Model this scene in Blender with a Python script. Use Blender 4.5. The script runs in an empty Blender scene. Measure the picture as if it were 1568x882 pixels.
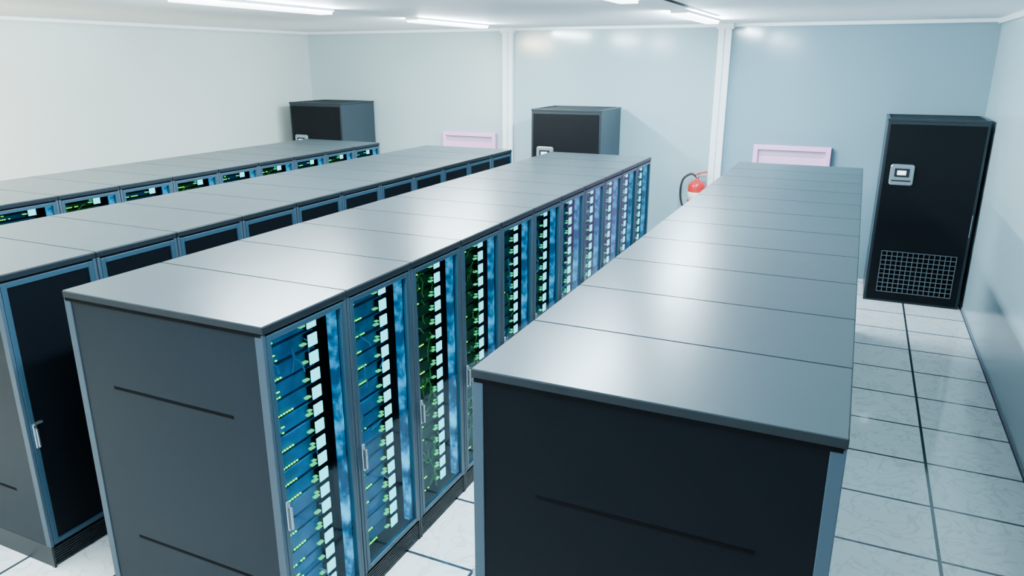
import bpy, bmesh, math, random
from mathutils import Vector, Matrix
S=1.2
random.seed(4)
scene=bpy.context.scene

# ---------------------------------------------------------------- materials
def mat(name, col, rough=.5, metal=0, emis=None, estr=0, noise=0, nscale=5, bump=0, spec=.5, rnoise=0):
    m=bpy.data.materials.new(name); m.use_nodes=True
    nt=m.node_tree; b=nt.nodes['Principled BSDF']
    b.inputs['Base Color'].default_value=(*col,1)
    b.inputs['Roughness'].default_value=rough
    b.inputs['Metallic'].default_value=metal
    b.inputs['Specular IOR Level'].default_value=spec
    tc=nt.nodes.new('ShaderNodeTexCoord')
    if noise or rnoise or bump:
        n=nt.nodes.new('ShaderNodeTexNoise'); n.inputs['Scale'].default_value=nscale
        n.inputs['Detail'].default_value=3
        nt.links.new(tc.outputs['Object'],n.inputs['Vector'])
    if noise:
        r=nt.nodes.new('ShaderNodeMapRange')
        r.inputs['To Min'].default_value=1-noise; r.inputs['To Max'].default_value=1+noise
        nt.links.new(n.outputs['Fac'],r.inputs['Value'])
        mx=nt.nodes.new('ShaderNodeVectorMath'); mx.operation='SCALE'
        mx.inputs[0].default_value=col
        nt.links.new(r.outputs[0],mx.inputs['Scale'])
        nt.links.new(mx.outputs[0],b.inputs['Base Color'])
    if rnoise:
        r=nt.nodes.new('ShaderNodeMapRange')
        r.inputs['To Min'].default_value=rough-rnoise; r.inputs['To Max'].default_value=rough+rnoise
        nt.links.new(n.outputs['Fac'],r.inputs['Value'])
        nt.links.new(r.outputs[0],b.inputs['Roughness'])
    if bump:
        bp=nt.nodes.new('ShaderNodeBump'); bp.inputs['Strength'].default_value=bump
        bp.inputs['Distance'].default_value=.01
        nt.links.new(n.outputs['Fac'],bp.inputs['Height']); nt.links.new(bp.outputs[0],b.inputs['Normal'])
    if emis:
        b.inputs['Emission Color'].default_value=(*emis,1); b.inputs['Emission Strength'].default_value=estr
    return m
def mottled_emis(name,c1,c2,s1,s2,scale):
    m=mat(name,(.003,.015,.03),.5,spec=.05)
    nt=m.node_tree;b=nt.nodes['Principled BSDF']
    tc=nt.nodes.new('ShaderNodeTexCoord'); n=nt.nodes.new('ShaderNodeTexNoise'); n.inputs['Scale'].default_value=scale
    n.inputs['Detail'].default_value=3
    nt.links.new(tc.outputs['Object'],n.inputs['Vector'])
    cr=nt.nodes.new('ShaderNodeValToRGB')
    cr.color_ramp.elements[0].position=.42; cr.color_ramp.elements[1].position=.64
    cr.color_ramp.elements[0].color=(*c1,1); cr.color_ramp.elements[1].color=(*c2,1)
    mr=nt.nodes.new('ShaderNodeMapRange'); mr.inputs['From Min'].default_value=.38; mr.inputs['From Max'].default_value=.68
    mr.inputs['To Min'].default_value=s1; mr.inputs['To Max'].default_value=s2
    nt.links.new(n.outputs['Fac'],cr.inputs[0]); nt.links.new(n.outputs['Fac'],mr.inputs['Value'])
    nt.links.new(cr.outputs[0],b.inputs['Emission Color']); nt.links.new(mr.outputs[0],b.inputs['Emission Strength'])
    return m

M={}
M['top']=mat('rack_top_grey',(.036,.052,.063),.29,.1,noise=.04,nscale=3,rnoise=.03,spec=.28)
M['cap_edge']=mat('rack_cap_edge',(.007,.011,.015),.4,0,noise=.05,spec=.18)
M['post']=mat('rack_post_steel',(.032,.055,.078),.4,.1,noise=.05,spec=.2)
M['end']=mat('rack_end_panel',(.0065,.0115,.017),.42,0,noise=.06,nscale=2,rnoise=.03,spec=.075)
M['end_shaded']=mat('rack_end_panel_shaded',(.0022,.0034,.005),.45,0,noise=.06,nscale=2,spec=.045)  # copy of the end panel, shade on its row put into the colour
M['black']=mat('black_gap',(.001,.001,.0015),.7,spec=.05)
M['plinth']=mat('plinth',(.010,.014,.018),.45,.1,spec=.2)
M['frame']=mat('door_frame',(.022,.052,.080),.35,.2,spec=.22)
M['mesh']=mat('dark_door_panel',(.0020,.003,.0045),.4,0,noise=.2,nscale=60,spec=.07)
M['handle']=mat('handle_chrome',(.32,.38,.43),.25,.9)
M['server']=mat('server_face_blue_lit',(.006,.095,.21),.4,0,noise=.7,nscale=12,rnoise=.1,spec=.12)  # blue glow inside the rack put into the face colour
M['server_d']=mat('server_face_dark',(.003,.022,.038),.4,0,noise=.6,nscale=12,rnoise=.1,spec=.10)  # same face with less of the blue glow in its colour
M['server_g']=mat('server_face_green',(.004,.018,.003),.4,0,noise=.7,nscale=14,rnoise=.1,spec=.10)
M['square']=mat('status_display',(.02,.12,.14),.4,0,(.04,.85,.98),3.4,spec=.1)
M['green']=mat('led_green',(.03,.15,.01),.3,0,(.12,1,.01),5)
M['stub']=mat('cable_connector_green',(.02,.12,.04),.4,0,(.02,.85,.22),1.3)  # plug is no lamp; its lit look is added emission
M['cable']=mat('cable_green',(.012,.07,.005),.5,0,(.03,.35,.0),.16)  # cable is no lamp; faint lit look put in as emission
M['cable_b']=mat('cable_blue',(.01,.07,.14),.5,0,(.01,.18,.5),.2)  # same faint glow put into the blue cable
M['blue']=mottled_emis('led_strip_blue',(.0,.13,.34),(.0,.45,.80),.5,2.6,8)
M['blue_soft']=mottled_emis('led_strip_soft',(.0,.18,.48),(.0,.40,.88),2.5,8,5)
# glass: thin pane, symmetric fresnel-like falloff
g=bpy.data.materials.new('door_glass'); g.use_nodes=True; nt=g.node_tree
for n in list(nt.nodes):
    if n.type!='OUTPUT_MATERIAL': nt.nodes.remove(n)
out=[n for n in nt.nodes if n.type=='OUTPUT_MATERIAL'][0]
tr=nt.nodes.new('ShaderNodeBsdfTransparent'); tr.inputs[0].default_value=(.72,.93,1,1)
gl=nt.nodes.new('ShaderNodeBsdfGlossy'); gl.inputs['Roughness'].default_value=.05; gl.inputs['Color'].default_value=(.6,.8,.95,1)
lw=nt.nodes.new('ShaderNodeLayerWeight'); lw.inputs[0].default_value=.5
pw_=nt.nodes.new('ShaderNodeMath'); pw_.operation='POWER'; pw_.inputs[1].default_value=5
mr_=nt.nodes.new('ShaderNodeMapRange'); mr_.inputs['To Min'].default_value=.02; mr_.inputs['To Max'].default_value=.6
nt.links.new(lw.outputs['Facing'],pw_.inputs[0]); nt.links.new(pw_.outputs[0],mr_.inputs['Value'])
mx=nt.nodes.new('ShaderNodeMixShader')
nt.links.new(mr_.outputs[0],mx.inputs[0]); nt.links.new(tr.outputs[0],mx.inputs[1]); nt.links.new(gl.outputs[0],mx.inputs[2]); nt.links.new(mx.outputs[0],out.inputs[0])
M['glass']=g

# ---------------------------------------------------------------- builder
class B:
    def __init__(s): s.bm=bmesh.new(); s.mats=[]
    def mi(s,m):
        if m not in s.mats: s.mats.append(m)
        return s.mats.index(m)
    def box(s,x0,x1,y0,y1,z0,z1,m,bev=0):
        i=s.mi(m)
        vs=[s.bm.verts.new((x,y,z)) for x in (x0,x1) for y in (y0,y1) for z in (z0,z1)]
        q=[(0,1,3,2),(4,6,7,5),(0,4,5,1),(2,3,7,6),(0,2,6,4),(1,5,7,3)]
        fs=[s.bm.faces.new([vs[k] for k in f]) for f in q]
        for f in fs: f.material_index=i
        if bev:
            es=list({e for f in fs for e in f.edges})
            r=bmesh.ops.bevel(s.bm,geom=es,offset=bev,segments=2,affect='EDGES',profile=.5)
            for f in r['faces']: f.material_index=i
        return vs
    def pane(s,x,y0,y1,z0,z1,m):
        i=s.mi(m)
        f=s.bm.faces.new([s.bm.verts.new(p) for p in ((x,y0,z0),(x,y1,z0),(x,y1,z1),(x,y0,z1))]); f.material_index=i
    def tube(s,pts,r,m,n=8,cap=True):
        i=s.mi(m); rings=[]
        pts=[Vector(p) for p in pts]
        for k,p in enumerate(pts):
            t=(pts[min(k+1,len(pts)-1)]-pts[max(k-1,0)]).normalized()
            a=t.orthogonal().normalized() if k==0 else (pa-t*pa.dot(t)).normalized()
            pa=a; b=t.cross(a); rr=r[k] if isinstance(r,(list,tuple)) else r
            rings.append([s.bm.verts.new(p+(a*math.cos(2*math.pi*j/n)+b*math.sin(2*math.pi*j/n))*rr) for j in range(n)])
        for k in range(len(rings)-1):
            for j in range(n):
                f=s.bm.faces.new((rings[k][j],rings[k][(j+1)%n],rings[k+1][(j+1)%n],rings[k+1][j])); f.material_index=i; f.smooth=True
        if cap:
            for rg in (rings[0][::-1],rings[-1]):
                f=s.bm.faces.new(rg); f.material_index=i
    def lathe(s,prof,c,m,n=32):
        i=s.mi(m); rings=[]
        for (r,z) in prof:
            rings.append([s.bm.verts.new((c[0]+r*math.cos(2*math.pi*j/n),c[1]+r*math.sin(2*math.pi*j/n),c[2]+z)) for j in range(n)])
        for k in range(len(rings)-1):
            for j in range(n):
                f=s.bm.faces.new((rings[k][j],rings[k][(j+1)%n],rings[k+1][(j+1)%n],rings[k+1][j])); f.material_index=i; f.smooth=True
        for rg in (rings[0][::-1],rings[-1]):
            f=s.bm.faces.new(rg); f.material_index=i
    def mesh(s,name):
        bmesh.ops.recalc_face_normals(s.bm,faces=s.bm.faces)
        me=bpy.data.meshes.new(name); s.bm.to_mesh(me); s.bm.free()
        for m in s.mats: me.materials.append(M[m] if isinstance(m,str) else m)
        return me
def obj(name,me,loc=(0,0,0),parent=None):
    o=bpy.data.objects.new(name,me); o.location=loc; scene.collection.objects.link(o)
    if parent: o.parent=parent
    return o

# ---------------------------------------------------------------- room dims
XR=1.30*S; XL=-8.4*S; YB=10.22*S; YF=-4.5*S; ZC=3.146*S; HC=2.68*S
wall_b=[mat('wall_light_tone_%s'%n,c,.13,0,noise=.03,nscale=.7,rnoise=.03,spec=.5) for n,c in
        (('a',(.41,.52,.535)),('b',(.32,.455,.495)),('c',(.19,.31,.365)))]  # light falling off to the right is put into these three tones
wallmat_r=mat('wall_paint_right',(.37,.50,.54),.22,0,noise=.03,nscale=.7,rnoise=.05,spec=.5)
wallmat_l=mat('wall_paint_left',(.52,.58,.555),.3,0,noise=.03,nscale=.7,rnoise=.05,spec=.4)
wallmat_f=mat('wall_paint_front',(.20,.27,.31),.5,0,noise=.03,nscale=.7)
ceilmat=mat('ceiling_white',(.95,.96,.96),.6,0,noise=.005,nscale=1)
white=mat('trim_white',(.90,.94,.96),.35,0,noise=.01)
# floor tiles
fm=bpy.data.materials.new('floor_tiles'); fm.use_nodes=True; nt=fm.node_tree; b=nt.nodes['Principled BSDF']
tc=nt.nodes.new('ShaderNodeTexCoord'); mp=nt.nodes.new('ShaderNodeMapping')
T=.585*S
mp.inputs['Location'].default_value=(-(.705*S)+20*T,-(4.2*S)+20*T,0)
nt.links.new(tc.outputs['Object'],mp.inputs['Vector'])
br=nt.nodes.new('ShaderNodeTexBrick'); br.offset=0; br.squash=1
br.inputs['Scale'].default_value=1; br.inputs['Brick Width'].default_value=T; br.inputs['Row Height'].default_value=T
br.inputs['Mortar Size'].default_value=.012; br.inputs['Mortar Smooth'].default_value=.05; br.inputs['Bias'].default_value=0
br.inputs['Color1'].default_value=(.82,.87,.88,1); br.inputs['Color2'].default_value=(.92,.94,.94,1); br.inputs['Mortar'].default_value=(.03,.045,.06,1)
nt.links.new(mp.outputs[0],br.inputs['Vector'])
# marble veining
nz=nt.nodes.new('ShaderNodeTexNoise'); nz.inputs['Scale'].default_value=3.2; nz.inputs['Detail'].default_value=9; nz.inputs['Distortion'].default_value=1.6
nt.links.new(tc.outputs['Object'],nz.inputs['Vector'])
vr=nt.nodes.new('ShaderNodeValToRGB'); e=vr.color_ramp.elements
e[0].position=.47; e[0].color=(1,1,1,1); e[1].position=.53; e[1].color=(1,1,1,1)
k=vr.color_ramp.elements.new(.5); k.color=(.78,.78,.78,1)
nt.links.new(nz.outputs['Fac'],vr.inputs[0])
mm=nt.nodes.new('ShaderNodeMix'); mm.data_type='RGBA'; mm.blend_type='MULTIPLY'; mm.inputs[0].default_value=1
nt.links.new(br.outputs['Color'],mm.inputs[6]); nt.links.new(vr.outputs[0],mm.inputs[7])
nt.links.new(mm.outputs[2],b.inputs['Base Color'])
b.inputs['Roughness'].default_value=.08; b.inputs['Specular IOR Level'].default_value=.9

def room_box(name,x0,x1,y0,y1,z0,z1,m):
    bb=B(); bb.box(x0,x1,y0,y1,z0,z1,m); return obj(name,bb.mesh(name))
room_box('floor',XL-.1,XR+.1,YF-.1,YB+.1,-.1,0,fm)
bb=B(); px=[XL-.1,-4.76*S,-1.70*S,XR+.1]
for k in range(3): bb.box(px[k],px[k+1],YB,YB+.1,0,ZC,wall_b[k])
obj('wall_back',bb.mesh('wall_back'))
room_box('wall_right',XR,XR+.1,YF,YB,0,ZC,wallmat_r)
room_box('wall_left',XL-.1,XL,YF,YB,0,ZC,wallmat_l)
room_box('wall_front',XL-.1,XR+.1,YF-.1,YF,0,ZC,wallmat_f)
# ceiling with a dark service slot running beside the light line
SX0,SX1,SY1=-1.535*S,-1.465*S,8.5*S
bb=B()
bb.box(XL-.1,SX0,YF-.1,YB+.1,ZC,ZC+.12,ceilmat)
bb.box(SX1,XR+.1,YF-.1,YB+.1,ZC,ZC+.12,ceilmat)
bb.box(SX0,SX1,SY1,YB+.1,ZC,ZC+.12,ceilmat)
bb.box(SX0,SX1,YF-.1,SY1,ZC+.002,ZC+.12,'black')
obj('ceiling',bb.mesh('ceiling'))
# trims
def trim(name,*a):
    bb=B(); bb.box(*a,white,.006); return obj(name,bb.mesh(name))
cw=.082*S
for i,cx in enumerate((-4.76*S,-1.70*S)):
    bb=B()
    bb.box(cx-cw,cx-.008,YB-.07,YB,0,ZC,white,.006)
    bb.box(cx+.008,cx+cw,YB-.07,YB,0,ZC,white,.006)
    bb.box(cx-.009,cx+.009,YB-.06,YB,0,ZC,mat('joint_grey',(.5,.58,.62),.4))
    bb.box(cx-cw-.03,cx+cw+.03,YB-.10,YB,ZC-.08,ZC,white,.008)
    obj('trim_%d'%(i+1),bb.mesh('trim'))
trim('trim_3',XL,XR,YB-.03,YB,ZC-.05,ZC)
trim('trim_4',XR-.05,XR,YF,YB-.03,ZC-.07,ZC)
trim('trim_5',XL,XL+.03,YF,YB-.03,ZC-.05,ZC)
bgrey=mat('baseboard_grey',(.20,.25,.30),.4)
def base(name,*a):
    bb=B(); bb.box(*a,bgrey); return obj(name,bb.mesh(name))
base('baseboard_right',XR-.012,XR,YF,YB,0,.03)
base('baseboard_back',XL,XR-.012,YB-.012,YB,0,.03)

# doors (pale pink) in the back wall
pink=mat('door_frame_pink',(.90,.44,.80),.35,0,noise=.02)
pinkp=mat('door_leaf_pink',(.86,.45,.76),.3,0,noise=.03)
pinkd=mat('door_header_shade',(.50,.38,.50),.4)
for i,(x0,x1) in enumerate(((-5.86*S,-4.95*S),(-1.22*S,-.285*S))):
    e_=bpy.data.objects.new('door_%d'%(i+1),None); scene.collection.objects.link(e_)
    zt=1.655*S; f=.07
    bb=B()
    bb.box(x0,x0+f,YB-.10,YB-.013,0,zt,pink,.006); bb.box(x1-f,x1,YB-.10,YB-.013,0,zt,pink,.006)
    bb.box(x0+f,x1-f,YB-.10,YB-.013,zt-f,zt,pink,.006)
    obj('frame',bb.mesh('frame'),parent=e_)
    bb=B()
    bb.box(x0+f,x1-f,YB-.05,YB-.013,.01,zt-f-.001,pinkp)
    bb.box(x0+f,x1-f,YB-.056,YB-.05,zt-f-.09,zt-f-.001,pinkd)  # grey strip paints the frame header's shade on the leaf
    bb.tube([(x1-f-.08,YB-.05,1.0),(x1-f-.08,YB-.11,1.0),(x1-f-.2,YB-.11,1.0)],.011,'handle')
    obj('leaf',bb.mesh('leaf'),parent=e_)

# ---------------------------------------------------------------- racks
D=1.18*S; PW=.548*S; W=PW-.009; H=1.68*S
def rack(kind,endm,seed):
    rnd=random.Random(seed); bb=B(); hx=D/2
    zp=.13*S
    # plinth
    bb.box(-hx+.03,hx-.03,.004,W-.004,0,zp,'plinth')
    for sx in (-1,1):
        for k in range(7):
            z=.02+k*(zp-.03)/7
            a,b_=sorted((sx*(hx-.03),sx*(hx-.008)))
            bb.box(a,b_,.012,W-.012,z,z+.010,'plinth')
        a,b_=sorted((sx*(hx-.03),sx*(hx-.004)))
        bb.box(a,b_,.0,.014,0,zp,'plinth'); bb.box(a,b_,W-.014,W,0,zp,'plinth')
    zt=H-.045
    pw=.05
    for sx in (-1,1):
        a,b_=sorted((sx*hx,sx*(hx-pw)))
        for (ya,yb) in ((0,.022),(W-.022,W)):
            bb.box(a,b_,ya,yb,zp,zt,'post',.003)
    # end panels
    for (ya,yb,yo) in ((.005,.015,.0038),(W-.015,W-.005,W-.0038)):
        bb.box(-hx+pw,hx-pw,ya,yb,.03,zt,endm)
        for z in (H-.44*S,H-1.24*S):
            y0,y1=sorted((ya if ya<.1 else yb,yo))
            bb.box(-hx+.24*S,hx-.21*S,y0,y1,z-.009,z+.009,'black')
    # cap
    bb.box(-hx+.01,hx-.01,-.001,W+.001,zt-.012,H-.04,'black')
    bb.box(-hx-.004,hx+.004,0,W,H-.042,H-.004,'cap_edge',.004)
    bb.box(-hx+.001,hx-.001,.002,W-.002,H-.006,H,'top')
    # inner core
    core=hx-.17 if kind!='dark' else hx-.03
    bb.box(-hx+.03,core,.016,W-.016,zp,zt-.001,'black')
    # doors
    def dark(sx):
        z0,z1=zp+.01,zt-.01; y0,y1=.024,W-.024; f=.034
        X=lambda a,b_:tuple(sorted((sx*a,sx*b_)))
        o=hx+.002; i=hx-.028
        bb.box(*X(i,o),y0,y0+f,z0,z1,'frame',.003); bb.box(*X(i,o),y1-f,y1,z0,z1,'frame',.003)
        bb.box(*X(i,o),y0+f,y1-f,z0,z0+f,'frame',.003); bb.box(*X(i,o),y0+f,y1-f,z1-f,z1,'frame',.003)
        bb.box(*X(i,o-.012),y0+f,y1-f,z0+f,z1-f,'mesh')
    def handle(sx):
        X=lambda a,b_:tuple(sorted((sx*a,sx*b_)))
        hy=.046; hz=.80*S
        bb.box(*X(hx,hx+.014),hy-.013,hy+.013,hz-.085,hz+.085,'handle',.005)
        bb.box(*X(hx+.014,hx+.034),hy-.007,hy+.007,hz-.075,hz+.055,'handle',.004)
        if sx==1 and kind=='dark': bb.box(*X(hx,hx+.024),hy-.012,hy+.05,hz+.075,hz+.09,'handle',.004)
    dark(-1); handle(-1); handle(1)
    if kind=='dark':
        dark(1)
    else:
        z0,z1=zp+.01,zt-.01; y0,y1=.024,W-.024; f=.03
        bb.box(hx-.028,hx+.002,y0,y0+f,z0,z1,'frame',.003); bb.box(hx-.028,hx+.002,y1-f,y1,z0,z1,'frame',.003)
        bb.box(hx-.028,hx+.002,y0+f,y1-f,z0,z0+f,'frame',.003); bb.box(hx-.028,hx+.002,y0+f,y1-f,z1-f,z1,'frame',.003)
        bb.pane(hx-.012,y0+f,y1-f,z0+f,z1-f,'glass')
        # inner side walls
        bb.box(core,hx-.03,.016,.022,zp,zt-.001,'black'); bb.box(core,hx-.03,W-.022,W-.016,zp,zt-.001,'black')
        # blue LED strips (right bright, left soft)
        bb.box(hx-.075,hx-.035,W-.088,W-.050,z0+.03,z1-.03,'blue')
        if kind!='green': bb.box(hx-.06,hx-.03,.030,.05,z0+.03,z1-.03,'blue_soft')
        sm={'blue':'server','mid':'server_d','green':'server_g'}[kind]
        n=17; p=.085*S; zt0=H-.10*S
        for k in range(n):
            zc=zt0-k*p
            # server unit
            bb.box(core,hx-.10-rnd.random()*.012,.05,W-.17,zc-p*.44,zc+p*.40,sm,.003)
            xs=hx-.085
            # cyan display
            yc=.665*W
            bb.box(core,xs+.012,yc-.036,yc+.036,zc-.034,zc+.034,'black')
            bb.box(xs+.012,xs+.018,yc-.035,yc+.035,zc-.033,zc+.033,'square')
            # connector
            bb.box(xs-.01,xs+.010,yc-.080,yc-.042,zc-.016,zc-.007,'stub')
            if rnd.random()<.6: bb.box(xs-.01,xs+.010,yc-.065,yc-.042,zc+.006,zc+.012,'stub')
            # green led row, dots
            nd=rnd.randint(6,10); zz=zc-p*.30
            for q in range(nd):
                if rnd.random()<.12: continue
                yy=.062+q*.021
                bb.box(xs-.012,xs-.006,yy,yy+.010,zz-.003,zz+.003,'green')
            if rnd.random()<.35:
                yy=.08+rnd.random()*.1
                bb.box(xs-.012,xs-.006,yy,yy+.02,zz+.03,zz+.034,'green')
        nc={'green':50,'blue':8,'mid':24}[kind]
        for k in range(nc):
            y=.08+rnd.random()*(W*.5); z=zp+.1+rnd.random()*(H-zp-.25)
            pts=[]
            dy=rnd.uniform(-.02,.03); dz=rnd.uniform(-.05,.02)
            for q in range(5):
                pts.append((hx-.078+rnd.uniform(-.010,.010),min(max(y,.06),W-.24),z)); y+=dy+rnd.uniform(-.012,.012); z+=dz+rnd.uniform(-.015,.015)
            bb.tube(pts,.0045,'cable' if kind=='green' or (kind=='mid' and rnd.random()<.5) else 'cable_b',5)
    return bb.mesh('server_rack_'+kind)
me_blue=[rack('blue','end',s) for s in (1,2)]
me_green=[rack('green','end',s) for s in (3,4)]
me_mid=[rack('mid','end',s) for s in (5,6)]
me_dark=rack('dark','end',7); me_dark4=rack('dark','end_shaded',8)
rows=[(-.512,'r4',2.06),(-2.635,'r3',2.075),(-4.33,'r2',2.085),(-6.22,'r1',2.085)]
for cx,kind,yy0 in rows:
    for i in range(11):
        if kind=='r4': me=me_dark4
        elif kind=='r2': me=me_dark
        elif kind=='r3': me=[me_blue[0],me_blue[1],me_green[0],me_green[1],me_mid[1],me_mid[0],me_blue[1],me_blue[0],me_mid[1],me_blue[1],me_mid[0]][i]
        else: me=[me_mid,me_green][i%2][(i//2)%2]
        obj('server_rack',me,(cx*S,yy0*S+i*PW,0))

# ---------------------------------------------------------------- AC units
M['ac']=mat('ac_black',(.003,.004,.0055),.45,0,noise=.1,nscale=4,spec=.10)
M['ac_side']=mat('ac_side_grey',(.024,.036,.046),.4,.1,noise=.05,spec=.25)
M['ac_edge']=mat('ac_edge',(.020,.028,.034),.35,.3,spec=.3)
M['silver']=mat('ac_silver',(.26,.32,.36),.3,.6)
M['screen']=mat('ac_screen',(.3,.4,.45),.2,0,(.7,.92,1),3)
M['bar']=mat('ac_grille_bar',(.12,.15,.17),.4,.4)
def ac():
    bb=B(); w=.975*S; dp=.86*S; h=2.085*S
    bb.box(0,w,.02,dp,.0,h-.03,'ac_side',.006)
    bb.box(0,w,0,.024,.0,h-.03,'ac_edge',.004)          # front surround
    bb.box(.035,w-.035,-.012,.0,.03,h-.07,'ac',.004)    # door panel
    # top rim
    bb.box(-.006,w+.006,-.006,.03,h-.032,h,'ac_edge',.004); bb.box(-.006,w+.006,dp-.03,dp,h-.032,h,'ac_edge',.004)
    bb.box(-.006,.03,.03,dp-.03,h-.032,h,'ac_edge',.004); bb.box(w-.03,w+.006,.03,dp-.03,h-.032,h,'ac_edge',.004)
    for k in range(12):
        y=.06+k*(dp-.12)/12
        bb.box(.03,w-.03,y,y+.03,h-.03,h-.012,'plinth')
    # grille
    gx0,gx1,gz0,gz1=.13*w,.90*w,.06*h,.29*h
    bb.box(gx0,gx1,-.015,-.011,gz0,gz1,'black')
    for k in range(15):
        x=gx0+(gx1-gx0)*k/14
        bb.box(x-.0045,x+.0045,-.024,-.015,gz0,gz1,'bar')
    for k in range(10):
        z=gz0+(gz1-gz0)*k/9
        bb.box(gx0,gx1,-.022,-.014,z-.0045,z+.0045,'bar')
    # control pod : rounded rectangle plate
    px0,px1,pz0,pz1=.09*w,.335*w,.655*h,.765*h
    i=bb.mi('silver'); r=.035; pts=[]
    for (cx,cz,a0) in ((px1-r,pz1-r,0),(px0+r,pz1-r,90),(px0+r,pz0+r,180),(px1-r,pz0+r,270)):
        for a in range(0,91,15):
            t=math.radians(a0+a); pts.append((cx+r*math.cos(t),cz+r*math.sin(t)))
    sc=lambda k:[((x-(px0+px1)/2)*k+(px0+px1)/2,(z-(pz0+pz1)/2)*k+(pz0+pz1)/2) for x,z in pts]
    rings=[]
    for y,k in ((-.012,1),(-.035,1),(-.045,.93)):
        rings.append([bb.bm.verts.new((x,y,z)) for x,z in sc(k)])
    for a,b_ in zip(rings,rings[1:]):
        n=len(a)
        for j in range(n):
            f=bb.bm.faces.new((a[j],a[(j+1)%n],b_[(j+1)%n],b_[j])); f.material_index=i
    f=bb.bm.faces.new(rings[-1]); f.material_index=i
    cx=(px0+px1)/2; cz=(pz0+pz1)/2; hh=(pz1-pz0)/2; ww=(px1-px0)/2
    bb.box(cx-ww*.62,cx+ww*.62,-.050,-.044,cz-hh*.2,cz+hh*.62,'plinth',.003)
    bb.box(cx-ww*.40,cx+ww*.34,-.053,-.050,cz-.0*hh,cz+hh*.42,'screen')
    bb.box(cx-ww*.8,cx+ww*.8,-.048,-.044,cz-hh*.62,cz-hh*.5,'plinth')
    bb.box(w-.032,w-.02,-.02,-.0,.40*h,.52*h,'handle',.003)
    return bb.mesh('air_conditioning_unit')
acm=ac()
for x in (.28,-4.0,-8.10):
    obj('air_conditioning_unit',acm,(x*S,9.3*S,0))

# ---------------------------------------------------------------- fire extinguisher
red=mat('extinguisher_red',(.62,.02,.025),.25,0,noise=.03)
lab=mat('extinguisher_label',(.75,.72,.68),.5); rub=mat('rubber_black',(.012,.012,.014),.5)
ex=bpy.data.objects.new('fire_extinguisher',None); scene.collection.objects.link(ex)
ex.location=(-1.90*S,YB-.16,HC-1.985*S)
bb=B(); R=.14
prof=[(R*.9,0),(R,.015),(R,.45)]+[(R*math.cos(t),.45+R*.75*math.sin(t)) for t in [math.radians(a) for a in (15,30,45,60,72)]]+[(.03,.56),(.03,.59)]
bb.lathe(prof,(0,0,0),red); obj('cylinder_body',bb.mesh('body'),parent=ex)
bb=B(); bb.lathe([(R+.001,.24),(R+.001,.37)],(0,0,0),lab); obj('label',bb.mesh('label'),parent=ex)
bb=B()
bb.lathe([(.026,.58),(.028,.59),(.028,.63),(.018,.64)],(0,0,0),'handle',20)
bb.box(-.02,.14,-.014,.014,.61,.625,'handle',.004)
bb.tube([(-.02,0,.64),(.05,0,.675),(.15,0,.695)],.012,red,8)
obj('valve_handle',bb.mesh('valve'),parent=ex)
bb=B()
pts=[]
P=[(-.02,0,.61),(-.10,0,.65),(-.21,-.01,.58),(-.255,-.01,.45),(-.255,-.01,.28),(-.22,-.01,.14),(-.16,-.01,.06)]
P=[Vector(p) for p in P]
for i in range(len(P)-1):
    p0=P[max(i-1,0)];p1=P[i];p2=P[i+1];p3=P[min(i+2,len(P)-1)]
    for q in range(6):
        t=q/6; pts.append(.5*((2*p1)+(p2-p0)*t+(2*p0-5*p1+4*p2-p3)*t*t+(3*p1-p0-3*p2+p3)*t**3))
pts.append(P[-1]); bb.tube(pts,.018,rub,10); obj('hose',bb.mesh('hose'),parent=ex)
bb=B(); bb.box(-.05,.05,R-.005,.16,.30,.48,'cap_edge',.004)
obj('wall_bracket',bb.mesh('bracket'),parent=ex)

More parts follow.
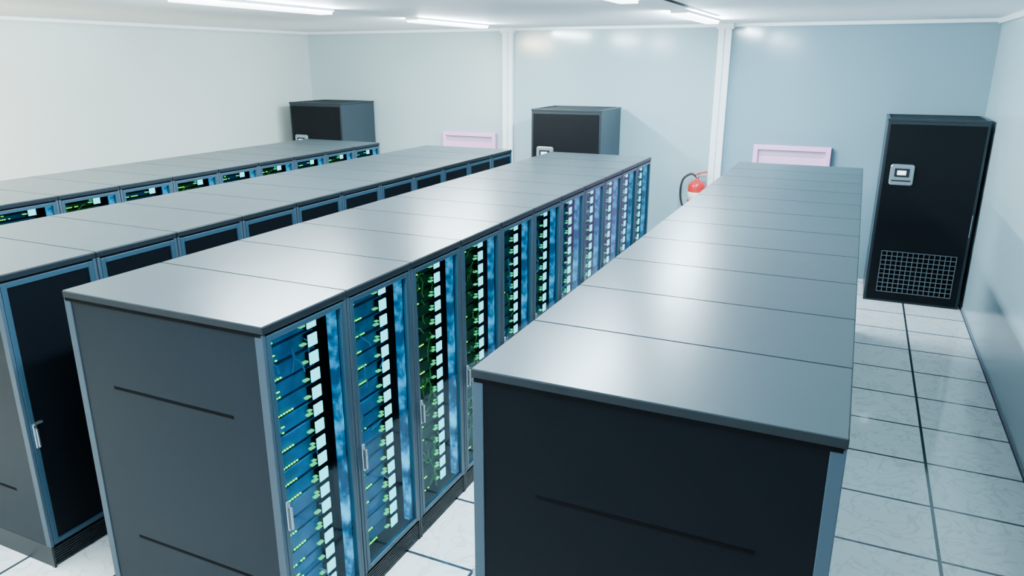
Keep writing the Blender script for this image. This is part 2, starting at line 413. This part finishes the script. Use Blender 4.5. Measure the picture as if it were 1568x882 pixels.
# ---------------------------------------------------------------- lights
M['tube']=mat('light_diffuser',(.9,.9,.9),.4,0,(.93,.98,1),9)
for k in ('green','stub','cable','cable_b','square','tube','screen'):
    try: M[k].cycles.emission_sampling='NONE'
    except Exception: pass
def fixture_mesh(L):
    bb=B()
    bb.box(-.10,.10,0,L,-.030,0,white,.005)
    bb.box(-.085,.085,.02,L-.02,-.06,-.029,'tube',.004)
    return bb.mesh('ceiling_light')
L=1.75*S; fmh=fixture_mesh(L)
def lamp(o,e,col,sx,sy,loc,rot=(0,0,0)):
    ld=bpy.data.lights.new('lamp','AREA'); ld.shape='RECTANGLE'; ld.size=sx; ld.size_y=sy; ld.energy=e; ld.color=col
    lo=bpy.data.objects.new('lamp',ld); scene.collection.objects.link(lo); lo.parent=o; lo.location=loc; lo.rotation_euler=rot
for x,y in [(-7.5,1.9),(-4.60,-1.2),(-4.60,1.2),(-4.60,4.15),(-4.60,7.35),(-1.68,-1.2),(-1.68,1.0),(-1.68,4.0),(-1.68,7.4)]:
    o=obj('ceiling_light',fmh,(x*S,y*S,ZC))
    col=(1.0,.88,.62) if x==-7.5 else ((.66,.88,1.0) if x>-2 else (.78,.94,1.0))  # far-left unit is added out of view for the warm glow there
    e=225
    if x==-7.5: e=430
    if y<-1: e=90
    lamp(o,e,col,.16,L-.05,(0,L/2,-.065))
    # side lamps added along the diffuser to brighten the ceiling
    if y>=-1:
        lamp(o,e*.62,col,.03,L-.05,(-.088,L/2,-.045),(0,math.radians(90),0))
        lamp(o,e*.62,col,.03,L-.05,(.088,L/2,-.045),(0,math.radians(-90),0))

w=bpy.data.worlds.new('world'); scene.world=w; w.use_nodes=True
w.node_tree.nodes['Background'].inputs[0].default_value=(.6,.75,.85,1); w.node_tree.nodes['Background'].inputs[1].default_value=.5

# ---------------------------------------------------------------- camera
a=math.radians(24.75); th=math.radians(17.0)
R_=Vector((math.cos(a),math.sin(a),0)); F_=Vector((-math.sin(a)*math.cos(th),math.cos(a)*math.cos(th),-math.sin(th)))
U_=R_.cross(F_)
cd=bpy.data.cameras.new('camera'); cam=bpy.data.objects.new('camera',cd); scene.collection.objects.link(cam)
mtx=Matrix((R_,U_,-F_)).transposed().to_4x4(); mtx.translation=(0,0,HC)
cam.matrix_world=mtx; cd.sensor_width=36; cd.lens=26.0; cd.clip_start=.02
scene.camera=cam
